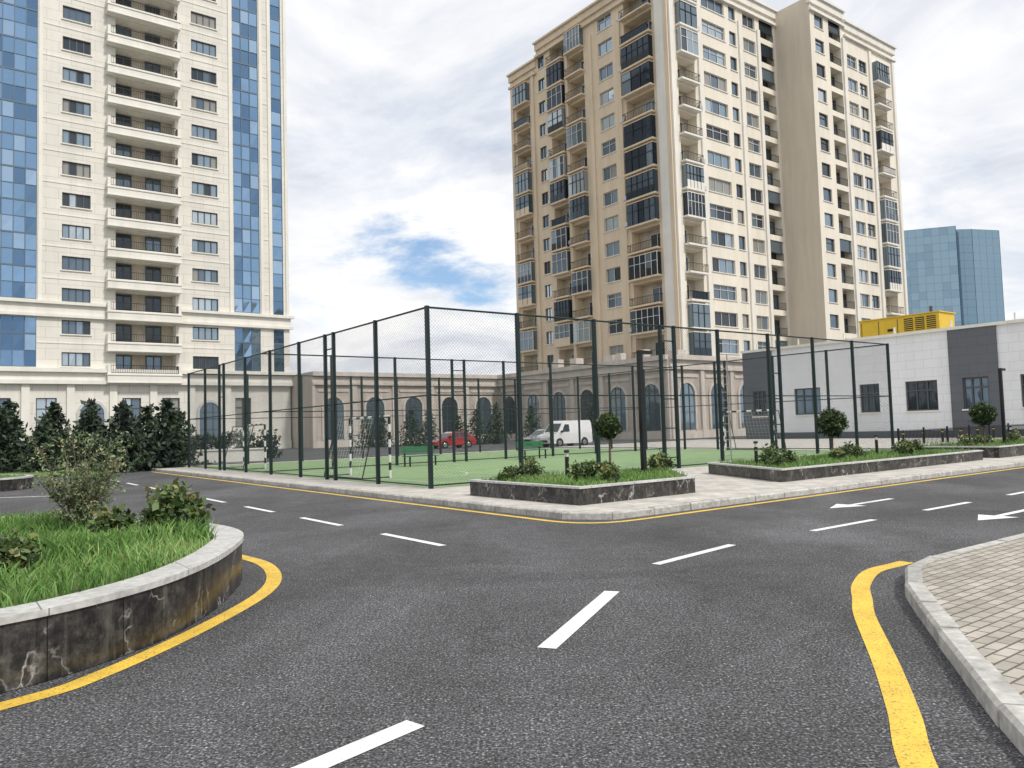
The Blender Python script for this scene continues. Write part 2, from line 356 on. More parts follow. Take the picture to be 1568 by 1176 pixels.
def conifer(x,y,z,h,r,dens=1.0):
    e=empty('pine_tree',(x,y,z)); s=MB([mBARK]); s.tube((x,y,z),(x,y,z+h*.93),.09*h/4,.02); s.out('trunk',e,uv=False)
    P=[];Mi=[]; nl=int(11*max(1,h/4)); tilt=R(0,6)
    for i in range(nl):
        t=i/nl; zz=z+h*(.04+.92*t); rr=r*(1-t)**.8*R(.8,1.15)+.06; nb=int(9-4*t)
        for k in range(nb):
            an=tilt+k*6.283/nb+i*.7+R(-.25,.25); L=rr*R(.72,1.12)
            n=int(34*dens*(.5+L/r)); s_=rng.random(n)**.7
            px=x+np.cos(an)*L*s_+rng.normal(size=n)*.07*L; py=y+np.sin(an)*L*s_+rng.normal(size=n)*.07*L
            pz=zz-.12*L*s_+.10*L*s_**3+rng.normal(size=n)*.05*h/nl*1.6
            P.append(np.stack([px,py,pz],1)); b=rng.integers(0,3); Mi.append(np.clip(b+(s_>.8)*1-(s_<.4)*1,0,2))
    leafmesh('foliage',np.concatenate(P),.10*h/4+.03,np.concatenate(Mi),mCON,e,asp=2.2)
def inpoly(px,py,poly):
    c=np.zeros(len(px),bool); n=len(poly)
    for i in range(n):
        x0,y0=poly[i];x1,y1=poly[(i+1)%n]
        if y0==y1: continue
        k=((y0>py)!=(y1>py))&(px<(x1-x0)*(py-y0)/(y1-y0)+x0); c^=k
    return c
def grass(name,poly,z,dens,h,parent=None):
    xs=[p[0] for p in poly];ys=[p[1] for p in poly]; x0,x1,y0,y1=min(xs),max(xs),min(ys),max(ys)
    n=int((x1-x0)*(y1-y0)*dens); px=rng.uniform(x0,x1,n);py=rng.uniform(y0,y1,n)
    k=inpoly(px,py,poly)&(np.sin(px*3.1+1)*np.sin(py*2.7)+rng.normal(size=n)*.5>-.9); px,py=px[k],py[k]; n=len(px)
    hh=h*(.55+.35*np.sin(px*1.9+py*1.3)*np.cos(py*2.3)+rng.random(n)*.6).clip(.25,1.6)
    an=rng.random(n)*6.283; ln=rng.normal(size=(n,2))*.38*hh[:,None]; w=.007
    dx,dy=np.cos(an)*w,np.sin(an)*w
    v=np.stack([np.stack([px-dx,py-dy,np.full(n,z)],1),np.stack([px+dx,py+dy,np.full(n,z)],1),
      np.stack([px+ln[:,0]*.4+dx*.7,py+ln[:,1]*.4+dy*.7,z+hh*.6],1),np.stack([px+ln[:,0],py+ln[:,1],z+hh*.95],1),np.stack([px+ln[:,0]*.4-dx*.7,py+ln[:,1]*.4-dy*.7,z+hh*.6],1)],1).reshape(-1,3)
    f=np.arange(n*5).reshape(n,5)
    b=np.sin(px*2.3)*np.cos(py*1.7+2)+rng.normal(size=n)*.75+1.3
    return put(name,v.tolist(),f.tolist(),np.clip(np.round(b),0,3).astype(int),mGRN,parent)
def inset(poly,d):
    V=[Vector(p) for p in poly]; n=len(V); area=sum(V[i].x*V[(i+1)%n].y-V[(i+1)%n].x*V[i].y for i in range(n)); sg=1 if area>0 else -1
    out=[]
    for i in range(n):
        a=(V[i]-V[i-1]).normalized(); b=(V[(i+1)%n]-V[i]).normalized()
        na=Vector((-a.y,a.x))*sg; nb=Vector((-b.y,b.x))*sg; m=(na+nb)
        m=m/max(.3,m.length_squared)*2 if m.length>0 else na
        out.append(tuple(V[i]+m*d))
    return out
def planter(poly,z0,h,rim,rimt=.05,ov=.02):
    e=empty('planter',(sum(p[0] for p in poly)/len(poly),sum(p[1] for p in poly)/len(poly),z0))
    mb=MB([mMARB,mRIM,mSOIL]); n=len(poly); o=inset(poly,-ov); i1=inset(poly,rim); zt=z0+h
    for i in range(n):
        j=(i+1)%n
        mb.poly([(*poly[i],z0-.02),(*poly[j],z0-.02),(*poly[j],zt-rimt),(*poly[i],zt-rimt)],0)
        mb.hexa([(*o[i],zt-rimt),(*o[j],zt-rimt),(*i1[j],zt-rimt),(*i1[i],zt-rimt)],[(*o[i],zt),(*o[j],zt),(*i1[j],zt),(*i1[i],zt)],1)
        mb.poly([(*i1[i],zt-.2),(*i1[j],zt-.2),(*i1[j],zt-rimt+.001),(*i1[i],zt-rimt+.001)],1)
    mb.poly([(*p,zt-.06) for p in inset(poly,rim-.01)],2)
    mb.out('wall_and_rim',e); return e,i1
pl=smooth([(-14,2.7),(-7,3.0),(-4.7,3.95),(-3.45,5.15),(-3.0,6.05),(-2.88,7.0),(-2.98,8.1),(-3.25,9.2),(-3.8,10.05),(-4.6,10.7),(-6.2,11.6),(-9,12.3),(-14,12.5)],5)
e,i1=planter(pl,0,.5,.3); grass('grass',i1,.43,560,.2,e)
P1=[W(-.5,-6.4),W(2.85,-6.4),W(6.0,-2.6),W(-.5,-2.6)]
e,i1=planter(P1,.12,.36,.14,.04); grass('grass',i1,.41,380,.15,e)
P2=[W(6.2,-6.3),W(17.5,-6.3),W(17.5,-2.6),W(8.0,-2.6)]
e,i1=planter(P2,.12,.33,.14,.04); grass('grass',i1,.38,220,.15,e)
P3=[W(18.8,-6.3),W(40,-6.3),W(40,-2.6),W(18.8,-2.6)]
e,i1=planter(P3,.12,.4,.14,.04); grass('grass',i1,.46,60,.15,e)
P4=smooth([(-60,23.2),(-24,25.0),(-18.6,25.6),(-17.2,27.2),(-18.6,29),(-24,30.2),(-60,31)],4)
e,i1=planter(P4,0,.45,.2,.06); grass('grass',[p for p in i1 if p[0]>-35],.4,70,.2,e)
for u,v,r in [(.8,-3.2,.34),(.1,-3.4,.24),(1.35,-4.5,.3),(1.1,-5.6,.22),(4.6,-3.8,.32),(3.1,-3.4,.2)]: x,y=W(u,v); shrub(x,y,.42,r)
for u,v,r in [(8.0,-4.8,.32),(8.9,-4.6,.26),(9.6,-3.6,.3),(10.6,-5.2,.22),(12.2,-4.8,.3),(13.0,-4.2,.3),(14.6,-5.2,.24),(15.6,-4.6,.32),(16.8,-4.4,.26),(20.5,-4.6,.35),(22.8,-4.2,.3),(25,-4.5,.35),(27,-4.5,.3)]: x,y=W(u,v); shrub(x,y,.4,r,n=26)
shrub(-4.35,9.9,.44,.36,.32,n=70,lf=.05); shrub(-4.75,7.15,.44,.3,.17,n=60,lf=.04); shrub(-5.3,6.9,.44,.26,.17,n=50,lf=.04); shrub(-5.0,9.6,.44,.22,.2,n=30,lf=.045)
shrub(-19,26.8,.4,.7,.5,n=50,lf=.09); shrub(-21.5,27.5,.4,.8,.6,n=50,lf=.09); shrub(-24.5,27.5,.4,.8,.6,n=50,lf=.09)
x,y=W(3.4,-3.2); ball_tree(x,y,.42,1.62,.33)
x,y=W(11.85,-4.3); ball_tree(x,y,.4,1.5,.46)
x,y=W(22.2,-4.5); ball_tree(x,y,.48,1.62,.46)
def olive(x,y,z,h,r):
    e=empty('olive_tree',(x,y,z)); s=MB([mBARK]); tips=[]
    for i in range(13):
        t=i*.485+R(-.3,.3); L=R(.3,1)*r; p0=Vector((x+R(-.05,.05),y+R(-.05,.05),z-.05)); p1=p0+Vector((math.cos(t)*L*.4,math.sin(t)*L*.4,h*R(.25,.42)))
        p2=p1+Vector((math.cos(t)*L*.6,math.sin(t)*L*.6,h*R(.2,.58))); s.tube(p0,p1,.016,.011,n=6); s.tube(p1,p2,.011,.005,n=6)
        for k in range(12):
            q0=p1.lerp(p2,R(0,1)) if k%3 else p0.lerp(p1,R(.45,1)); q1=q0+Vector((R(-1,1)*r*.38,R(-1,1)*r*.38,R(-.05,.3)*h)); s.tube(q0,q1,.005,.002,n=4); tips.append((q0,q1))
    s.out('branches',e,uv=False); P=[];mi=[]
    for q0,q1 in tips:
        n=44; t=rng.random(n)[:,None]; c=random.choice([0,1,1,2,2,3])
        P.append(np.array(q0)*(1-t)+np.array(q1)*t+rng.normal(size=(n,3))*.026); mi.append(np.clip(c+rng.integers(-1,2,n),0,3))
    leafmesh('foliage',np.concatenate(P),.018,np.concatenate(mi),mOLV,e,asp=2.4)
olive(-5.85,10.45,.45,1.42,.74)
lw=MB([M('lawn',(.13,.20,.06),.95,ns=1.2,na=.4)]); lw.prism([(-80,33),(-19.5,36),(-22,46),(-32,60),(-80,60)],-.05,.12); lw.out('lawn',uv=False)
for i in range(27):
    x=-38+i*.76+R(-.3,.3); conifer(x,R(39.5,45)-max(0,(x+24))*.1,.1,R(2.9,4.2),R(1.15,1.5),.75)
for i,u in enumerate([560,582,628,655,700,728,758,812,905,985]):
    Y=R(80,86); conifer((u-784)/1180*Y,Y,.05,R(3.0,5.2),R(1.2,1.7),.4)
hp=[];hm=[]
for i in range(46):
    p,m=clumpy(-45+i*.62,46+i*.2+R(-.4,.4),.85,.7,.7,R(.9,1.3),20,22,.16,3); hp.append(p);hm.append(m)
leafmesh('hedge',np.concatenate(hp),.13,np.concatenate(hm),mCON)
# ------------------------------------------------------------------ sports court
t=MB([mTURF,mTURF2]); t.box(0.1,24,0.1,24,.05,.135,0)
z=.139
def ln(a0,b0,a1,b1,w=.08): ribbon(t,[W(a0,b0),W(a1,b1)],w,z,1)
for s in ((1.2,1.2,22.8,1.2),(1.2,12,22.8,12),(1.2,1.2,1.2,12),(22.8,1.2,22.8,12),(12,1.25,12,11.95),(1.2,14,22.8,14),(1.2,14,1.2,23),(22.8,14,22.8,23),(1.2,23,22.8,23)): ln(*s)
z=.142
for c,sg in ((1.2,1),(22.8,-1)): ribbon(t,[W(c+sg*3.6*math.cos(k*.1745),6.6+3.6*math.sin(k*.1745)) for k in range(-9,10)],.08,z,1)
t.out('sports_court_turf',uv=False)
H=4.95
fe=empty('court_fence',(*W(0,0),.12))
fm=MB([mFEN]); wi=MB([mWIRE])
def post(a,b,s=.05,h=H): fm.box(a-s,a+s,b-s,b+s,.1,h)
def wire(p,q,r=.0022):
    p=Vector(p);q=Vector(q);d=(q-p).normalized();u=d.orthogonal().normalized();w=d.cross(u)
    c=[u*r,(-.5*u+.866*w)*r,(-.5*u-.866*w)*r]; k=len(wi.v)
    wi.v+=[tuple(p+x) for x in c]+[tuple(q+x) for x in c]
    for i in range(3): wi.f.append((k+i,k+(i+1)%3,k+3+(i+1)%3,k+3+i)); wi.m.append(0)
def fside(a0,b0,a1,b1,lat=(),pitch=.1,skip=()):
    L=math.hypot(a1-a0,b1-b0); da,db=(a1-a0)/L,(b1-b0)/L; n=round(L/3)
    P=lambda s,z:(*W(a0+da*s,b0+db*s),z)
    for i in range(n+1):
        if i in skip: continue
        post(a0+da*i*3,b0+db*i*3)
    for i in lat:
        s=i*3+.68; post(a0+da*s,b0+db*s)
        for k in range(5):
            zz=.5+k*.98
            p,q=P(i*3,zz),P(s,zz); fm.tube(p,q,.025,.025,n=4)
    for zz,r in ((H-.04,.028),(H*.52,.02),(.2,.02)):
        fm.tube(P(0,zz),P(L,zz),r,r,n=6)
    z0,z1=.16,H-.05; h=z1-z0
    for sg in (1,-1):
        c=-h
        while c<L:
            ua,ub=max(0,c),min(L,c+h)
            if ub>ua:
                za,zb=z0+ua-c,z0+ub-c
                if sg>0: wire(P(ua,za),P(ub,zb))
                else: wire(P(L-ua,za),P(L-ub,zb))
            c+=pitch
fside(0,0,0,24,lat=(2,6)); fside(0,0,24,0,lat=(3,5),skip=(0,))
fside(24,0,24,24,lat=(3,),pitch=.15,skip=(0,)); fside(0,24,24,24,lat=(3,),pitch=.15,skip=(0,8)); fside(0,13,24,13,lat=(3,),pitch=.15,skip=(0,8))
fm.out('posts_and_rails',fe,uv=False); wi.out('chain_link_mesh',fe,uv=False)
mSTR=[M('goal_white',(.75,.75,.75),.4),mBLK]
def goal(a,b0,b1,sg):
    e=empty('goal_frame',(*W(a,b0),.14)); g=MB(mSTR)
    def striped(p,q,n):
        p=Vector(p);q=Vector(q)
        for i in range(n): g.tube(p.lerp(q,i/n),p.lerp(q,(i+1)/n),.045,.045,i%2)
    for b in (b0,b1):
        striped((*W(a,b),.14),(*W(a,b),2.14),8); g.tube((*W(a,b),2.12),(*W(a-sg*.5,b),2.1),.02,.02,1); g.tube((*W(a-sg*.5,b),2.1),(*W(a-sg*1.0,b),.16),.02,.02,1); g.tube((*W(a,b),.17),(*W(a-sg,b),.17),.02,.02,1)
    striped((*W(a,b0),2.14),(*W(a,b1),2.14),10)
    g.tube((*W(a-sg,b0),.17),(*W(a-sg,b1),.17),.02,.02,1)
    g.out('frame',e,uv=False); w=MB([mSTR[0]])
    for i in range(16):
        bb=b0+(b1-b0)*i/15; w.tube((*W(a-sg*.5,bb),2.1),(*W(a-sg,bb),.17),.003,.003,n=3)
    for i in range(12):
        f=i/11; w.tube((*W(a-sg*(.5+.5*f),b0),2.1-1.93*f),(*W(a-sg*(.5+.5*f),b1),2.1-1.93*f),.003,.003,n=3)
    w.out('net',e,uv=False)
goal(1.5,5.1,8.1,1); goal(22.5,5.1,8.1,-1)
goal(1.5,17,20,1)
def bench(a,b):
    e=empty('park_bench',(*W(a,b),.14)); m=MB([M('bench_green',(.02,.16,.06),.5),mBLK])
    for i in range(3): m.box(a,a+1.6,b+i*.14,b+i*.14+.12,.55,.59,0)
    for i in range(2): m.box(a,a+1.6,b+.44,b+.47,.7+i*.15,.82+i*.15,0)
    for q in (.15,1.4): m.box(a+q,a+q+.06,b+.02,b+.07,.13,.548,1); m.box(a+q,a+q+.06,b+.48,b+.53,.13,.98,1)
    m.out('slats_and_legs',e,uv=False)
bench(5.5,11.2); bench(11.8,11.4)
e=empty('access_ladder',(*W(12.6,.35),.12)); l=MB([M('galvanised',(.35,.37,.37),.4,metal=.6)])
for a in (12.45,12.95): l.tube((*W(a,.35),.12),(*W(a,.35),4.1),.022,.022)
for i in range(13): l.tube((*W(12.45,.35),.4+i*.29),(*W(12.95,.35),.4+i*.29),.014,.014,n=6)
l.out('rails_and_rungs',e,uv=False)
def lamp(a,b,z,h):
    e=empty('street_lamp',(*W(a,b),z)); m=MB([mBLK,M('lamp_lens',(.7,.7,.66),.3)])
    m.box(a-.055,a+.055,b-.055,b+.055,z-.05,z+h); m.box(a-.11,a+.11,b-.11,b+.11,z-.05,z+.06)
    m.box(a+.058,a+.42,b-.05,b+.05,z+h-.09,z+h-.003); m.box(a+.15,a+.38,b-.035,b+.035,z+h-.103,z+h-.093,1)
    m.out('pole_and_head',e,uv=False)
lamp(3.9,-3.9,.42,3.1); lamp(23.8,-4.6,.46,3.0)
def bollard(a,b,z):
    e=empty('bollard_light',(*W(a,b),z)); m=MB([mBLK,M('lens',(.6,.6,.55),.3)]); x,y=W(a,b)
    m.tube((x,y,z-.05),(x,y,z+.5),.05,.05); m.tube((x,y,z+.5),(x,y,z+.6),.04,.04,1); m.tube((x,y,z+.6),(x,y,z+.66),.07,.06); m.out('body',e,uv=False)
for a,b,z in ((1.7,-3.5,.42),(8.4,-4.0,.4),(14.5,-4.3,.4),(25.5,-4.2,.46)): bollard(a,b,z)
e=empty('iron_railing',(*W(25,0),.12)); m=MB([mBLK])
for zz in (.3,.95): m.box(24.5,44,-.015,.015,zz-.02,zz+.02)
for i in range(150): m.box(24.5+i*.13,24.518+i*.13,-.01,.01,.12,1.02)
for i in range(9): m.box(24.5+i*2.4,24.57+i*2.4,-.035,.035,.1,1.1)
m.out('bars',e,uv=False)
def pbol(a,b):
    x,y=W(a,b); e=empty('parking_bollard',(x,y,0)); m=MB([mBLK,mYMET]); m.tube((x,y,.1),(x,y,.85),.06,.06); m.tube((x,y,.7),(x,y,.76),.063,.063,1); m.tube((x,y,.85),(x,y,.9),.06,.03); m.out('post',e,uv=False)
for i in range(6): pbol(30+i*2.2,2.5)
e=empty('low_wall',(-24,47,0)); m=MB([mTRIM]); m.prism([(-45,41.5),(-16,50.0),(-16.1,50.3),(-45.1,41.8)],0,.75); m.prism([(-45,41.45),(-15.9,49.95),(-16.1,50.35),(-45.1,41.85)],.752,.84); m.out('wall',e)
# ------------------------------------------------------------------ left tower
def tower_left():
    e=empty('residential_tower',(*W(8,80),0)); F=FR(W(0,72),E1,N2)
    wl=MB([mCREAM,mTRIM,mINT,mROOF]); wn=MB([mFRM,mFRW]+gWIN); cg=MB([M('curtain_mullion',(.10,.15,.2),.5)]+[mFRM]+gBLUE); bl=MB([mTRIM,mBLK])
    ZT=63.0; ops=[]; NF=16
    U0,U1=-30,23.6
    winc=[(-.2,2.4),(12.5,15.3),(-11.5,-8.9),(-27,-24.2)]
    for i in range(NF):
        zc=9.95+3.3*i; fl=8.45+3.3*i
        for a,b in winc:
            ops.append((a,b,zc-.72,zc+.72,.25)); window(wn,F,a,b,zc-.72,zc+.72,.25,3,False,0)
            fbox(bl,F,a-.12,b+.12,.002,.12,zc-.84,zc-.722,0)
        for a,b in ((3.85,11.1),(-21,-13.7)):
            z0,z1=fl+.2,fl+2.3; ops.append((a+.9,b-.35,z0,z1,1.5))
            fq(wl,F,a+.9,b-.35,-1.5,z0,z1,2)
            for x0,x1 in ((a+1.1,a+2.7),(a+4.1,a+5.7)): window(wn,F,x0,x1,z0,z0+2.0,1.46,1,False,0,random.choice([0,2,2]))
            fbox(bl,F,a,b,.002,1.0,fl-.85,fl+.1,0); fbox(bl,F,a-.07,b+.07,.002,1.08,fl-.12,fl+.02,0); fbox(bl,F,a-.05,b+.05,.004,1.05,fl-.91,fl-.79,0)
            fbox(wl,F,a+.9,b-.35,-1.499,-.001,fl+.1,fl+.199,2)
            railing(bl,F,a+.3,b-.3,.95,fl+.1,.85,1)
            fbox(bl,F,a,a+.3,.004,.96,fl+.103,fl+.95,0); fbox(bl,F,b-.3,b,.004,.96,fl+.103,fl+.95,0)
    for a,b in ((-7.4,-2.4),(17.1,20.1),(21.65,22.9)):
        for z0,z1 in ((9.1,14.1),(15.9,60.5)):
            ops.append((a,b,z0,z1,.12)); curtain(cg,F,a,b,z0,z1,.95,1.65)
    facade(wl,F,U0,U1,7.5,ZT,ops,0)
    for i in range(NF):
        z=8.3+3.3*i
        for a,b in ((-2.35,3.8),(11.15,17.05),(20.15,21.6)): fbox(wl,F,a,b,.002,.05,z-.06,z+.06,1)
    for a in (-2.3,16.6,20.2,21.2,23.2): fbox(wl,F,a,a+.35,.004,.16,15.8,ZT-1,1)
    for z0,z1,d in ((14.2,14.5,.35),(14.5,15.5,.12),(15.5,15.8,.45),(7.4,7.8,.6),(7.8,8.6,.35),(8.6,9.0,.75),(61.3,62,.6),(62.6,63.2,.9)):
        for a,b in (((U0,3.8),(11.15,U1+d)) if 10<z0<20 else ((U0,U1+d),)): fbox(wl,F,a,b,.003,d,z0,z1,1)
    pod=[]
    for k in range(-9,7):
        a=k*3.9+.6
        if a+3.9>U1: continue
        if k%3!=0: pod.append((a+.9,a+2.7,2.6,6.0,.3)); window(wn,F,a+.9,a+2.7,2.6,6.0,.3,1,True,0)
        else: arch(wn,F,a+1.95,2.2,.5,4.4,1,2,0)
        if a-.35>U0: fbox(wl,F,a-.35,a+.35,.004,.3,0,7.4,1)
    facade(wl,F,U0,U1,0,7.5,[p for p in pod if p[0]>U0],0)
    fbox(wl,F,U0,U1,.002,.2,0,1.0,1)
    for x0,y0,x1,y1 in ((U1,72,U1,92),(U0,72,U0,92),(U0,92,U1,92)):
        wl.poly([(*W(x0,y0),0),(*W(x1,y1),0),(*W(x1,y1),ZT),(*W(x0,y0),ZT)],0)
    wl.poly([(*W(U0,72),ZT),(*W(U1,72),ZT),(*W(U1,92),ZT),(*W(U0,92),ZT)],3)
    wl.out('walls',e); wn.out('windows',e,uv=False); cg.out('curtain_glass',e,uv=False); bl.out('balconies',e,uv=False)
tower_left()
# ------------------------------------------------------------------ right tower
def tower_right():
    e=empty('apartment_tower',(*W(75,50),0))
    wl=MB([mTAN,mTANSHD,mTANSHD2,mTRIM,mINT,mROOF]); wn=MB([mFRM,mFRW]+gWIN); bl=MB([mTRIM,mBLK]+gDARK+[mTANSHD,M('ac_unit',(.6,.6,.58),.5)])
    ZT=54.0; N=14
    zc=lambda j:10.5+3.2*j
    def side(F,u0,u1,wm,cols,z1):
        ops=[]; sl=6 if wm==1 else 0; pg=.5 if wm==1 else .36
        for j in range(N):
            z=zc(j); fl=z-1.35
            if z+1.2>z1: continue
            for kind,a,b,nv in cols:
                if kind=='w':
                    ops.append((a,b,z-.85,z+.85,.25)); window(wn,F,a,b,z-.85,z+.85,.25,nv,R(0,1)<.3 and b-a>1.6,1 if b-a>2.2 else 0,None,5,.038)
                    fbox(bl,F,a-.1,b+.1,.002,.1,z-.95,z-.852,0)
                elif kind=='b':
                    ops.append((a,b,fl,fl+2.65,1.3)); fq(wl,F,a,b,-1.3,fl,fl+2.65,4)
                    window(wn,F,a+.35,a+.35+(b-a)*.5,fl,fl+2.1,1.24,1,False,1,random.choice([0,2,1]))
                    pr=.75; fbox(bl,F,a-.12,b+.12,.002,pr,fl-.22,fl-.002,sl)
                    if R(0,1)<pg:
                        gi=random.choice([2,2,3,3,4,4,5]); hh=2.62
                        lo=.9 if R(0,1)<.55 else 0; nq=random.choice([3,4,5]); fmx=random.choice([1,1,0])
                        for q in range(nq):
                            w=(b-a)/nq; fq(bl,F,a+q*w,a+(q+1)*w,pr-.1+R(-.02,.02),fl+lo,fl+hh,gi if R(0,1)<.8 else random.choice([2,3,4]))
                            fbox(bl,F,a+q*w-.03,a+q*w+.03,pr-.075,pr-.03,fl,fl+hh,fmx)
                        fbox(bl,F,a,b,pr-.076,pr-.035,fl+hh*.62,fl+hh*.62+.05,fmx)
                        if lo: fbox(bl,F,a,b,pr-.14,pr-.05,fl,fl+lo,random.choice([sl,3,1,2]))
                        for x in (a,b): bl.poly([fp(F,x,0,fl),fp(F,x,pr-.1,fl),fp(F,x,pr-.1,fl+hh),fp(F,x,0,fl+hh)],gi)
                        fbox(bl,F,a-.02,b+.02,.003,pr-.02,fl+hh,fl+hh+.1,sl)
                    else:
                        railing(bl,F,a-.08,b+.08,pr-.02,fl,.95,1,True,.25)
                        if R(0,1)<.25: fbox(bl,F,a+.1,b-.1,pr-.09,pr-.07,fl+.1,fl+.9,random.choice([2,sl,3]))
                    if R(0,1)<.22: fbox(bl,F,b+.25,b+.9,.002,.32,fl+.3,fl+.8,7)
                elif kind=='d':
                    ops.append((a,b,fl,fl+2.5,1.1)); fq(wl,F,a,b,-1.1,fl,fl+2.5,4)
                    window(wn,F,a+.2,b-.2,fl+.1,fl+2.1,1.05,1,False,0,random.choice([0,2,2,1])); railing(bl,F,a,b,-.02,fl,.95,1,False,.25)
                    if R(0,1)<.3: fq(bl,F,a,b,-.15,fl+.9,fl+2.5,random.choice([2,3,4]))
        facade(wl,F,u0,u1,7,z1,ops,wm)
    FL=FR(W(56.3,0),E2,N1); Ff=FR(W(0,39.6),E1,N2); Fw=FR(W(0,34.6),E1,N2)
    side(FL,39.6,63.6,1,[('b',42.1,46.6,0),('w',48.7,51.2,1),('b',53.9,56.9,0),('b',57.7,60.7,0),('w',61.9,63.3,1)],ZT)
    side(FL,63.6,69.4,1,[('b',65.3,68.4,0)],51.8)
    side(Ff,56.3,77.2,0,[('b',57.6,60.6,0),('w',62.3,66.6,2),('w',67.5,68.8,0),('w',70.3,72.8,1),('d',73.7,76.7,0)],ZT)
    side(Fw,77.2,84.9,0,[('w',78.2,80.2,0),('d',81.4,84.2,0)],ZT)
    side(Fw,84.9,97.8,0,[('w',85.6,88,1),('w',88.5,90.5,1),('b',92.1,95.4,0)],ZT-1.2)
    def q(a0,b0,a1,b1,z0,z1,m): wl.poly([(*W(a0,b0),z0),(*W(a1,b1),z0),(*W(a1,b1),z1),(*W(a0,b0),z1)],m)
    q(77.2,34.6,77.2,39.6,0,ZT+.9,2); q(97.8,34.6,97.8,69.4,0,ZT-1.2,1); q(56.3,69.4,97.8,69.4,0,51.8,1)
    for a0,a1,b0,b1,z in ((56.3,77.2,39.6,63.6,ZT),(77.2,84.9,34.6,63.6,ZT),(84.9,97.8,34.6,63.6,ZT-1.2),(56.3,97.8,63.6,69.4,51.8)):
        wl.poly([(*W(a0,b0),z),(*W(a1,b0),z),(*W(a1,b1),z),(*W(a0,b1),z)],5)
    q(84.9,34.6,84.9,63.6,ZT-1.3,ZT,0); q(56.3,63.6,84.9,63.6,51.7,ZT,1)
    facade(wl,FL,39.6,69.4,0,7,[],1); facade(wl,Ff,56.3,77.2,0,7,[],0); facade(wl,Fw,77.2,97.8,0,7,[],0)
    for F,us in ((FL,(39.65,47.2,52.3,56.95,64.2,68.9)),(Ff,(56.3,61.2,69.2,73.05)),(Fw,(84.4,91.0,97.2))):
        for u in us: fbox(wl,F,u,u+.55,.003,.22,8,51.5,1 if F is FL else 3)
    fbox(wl,FL,40.3,41.6,.003,.12,8,53,3)
    for F,a,b,z in ((FL,39.6,63.6,ZT),(FL,63.6,69.8,51.8),(Ff,56.0,77.2,ZT),(Fw,77.0,84.9,ZT),(Fw,84.9,98.2,ZT-1.2)):
        mt=1 if F is FL else 3  # left-face parapets take the shade-coloured render
        fbox(wl,F,a,b,-.3,.25,z+.002,z+.9,mt); fbox(wl,F,a-.1,b+.1,-.32,.5,z+.9,z+1.15,mt); fbox(wl,F,a,b,.003,.35,z-1.0,z-.7,mt)
    wl.box(60,70,45,56,ZT,ZT+4,0); wl.box(79,84,42,52,ZT,ZT+3,0)
    wl.out('walls',e); wn.out('windows',e,uv=False); bl.out('balconies',e,uv=False)
tower_right()
# ------------------------------------------------------------------ podium arcade
def podium():
    e=empty('arcade_building',(*W(45,60),0)); mp=M('podium_trim',(.66,.60,.54),.8,ns=.5,na=.12,streak=.15)
    wl=MB([M('podium_stone',(.58,.50,.44),.8,ns=.3,na=.12,brick=(1.4,.6,.02,(.46,.40,.35),.93),streak=.18),mp,mROOF]); wn=MB([mp,mFRM]+gWIN)
    Z=8.7
    segs=[(FR(W(0,66),E1,N2),23.8,50),(FR(W(50,0),E2,N1),36,66),(FR(W(0,36),E1,N2),50,75)]
    for F,a,b in segs:
        facade(wl,F,a,b,0,Z,[],0)
        n=max(2,round((b-a)/5.2)); w=(b-a)/n
        for i in range(n):
            arch(wn,F,a+(i+.5)*w,2.4,.9,4.6,0,random.choice([2,3,4]),1)
            fbox(wl,F,a+i*w-.3+(.31 if i==0 else 0),a+i*w+.3,.004,.22,0,7.2,1)
            fbox(wl,F,a+(i+.5)*w-1.9,a+(i+.5)*w+1.9,.004,.1,6.4,6.7,1)
        for z0,z1,d in ((7.2,7.5,.35),(7.5,8.2,.2),(8.2,8.7,.55),(0,.8,.15)): fbox(wl,F,a,b,.005,d,z0,z1,1)
    wl.poly([(*W(23.8,66),0),(*W(23.8,74),0),(*W(23.8,74),Z),(*W(23.8,66),Z)],0)
    wl.poly([(*W(23.8,66),Z),(*W(50,66),Z),(*W(50,36),Z),(*W(80,36),Z),(*W(80,80),Z),(*W(23.8,80),Z)],2)
    for i in range(7):
        a=51+R(0,3); b=38+i*3.4; wl.box(a,a+R(.8,1.4),b,b+R(.8,1.6),Z,Z+R(.7,1.4),1)
    wl.out('walls',e); wn.out('windows',e,uv=False)
podium()
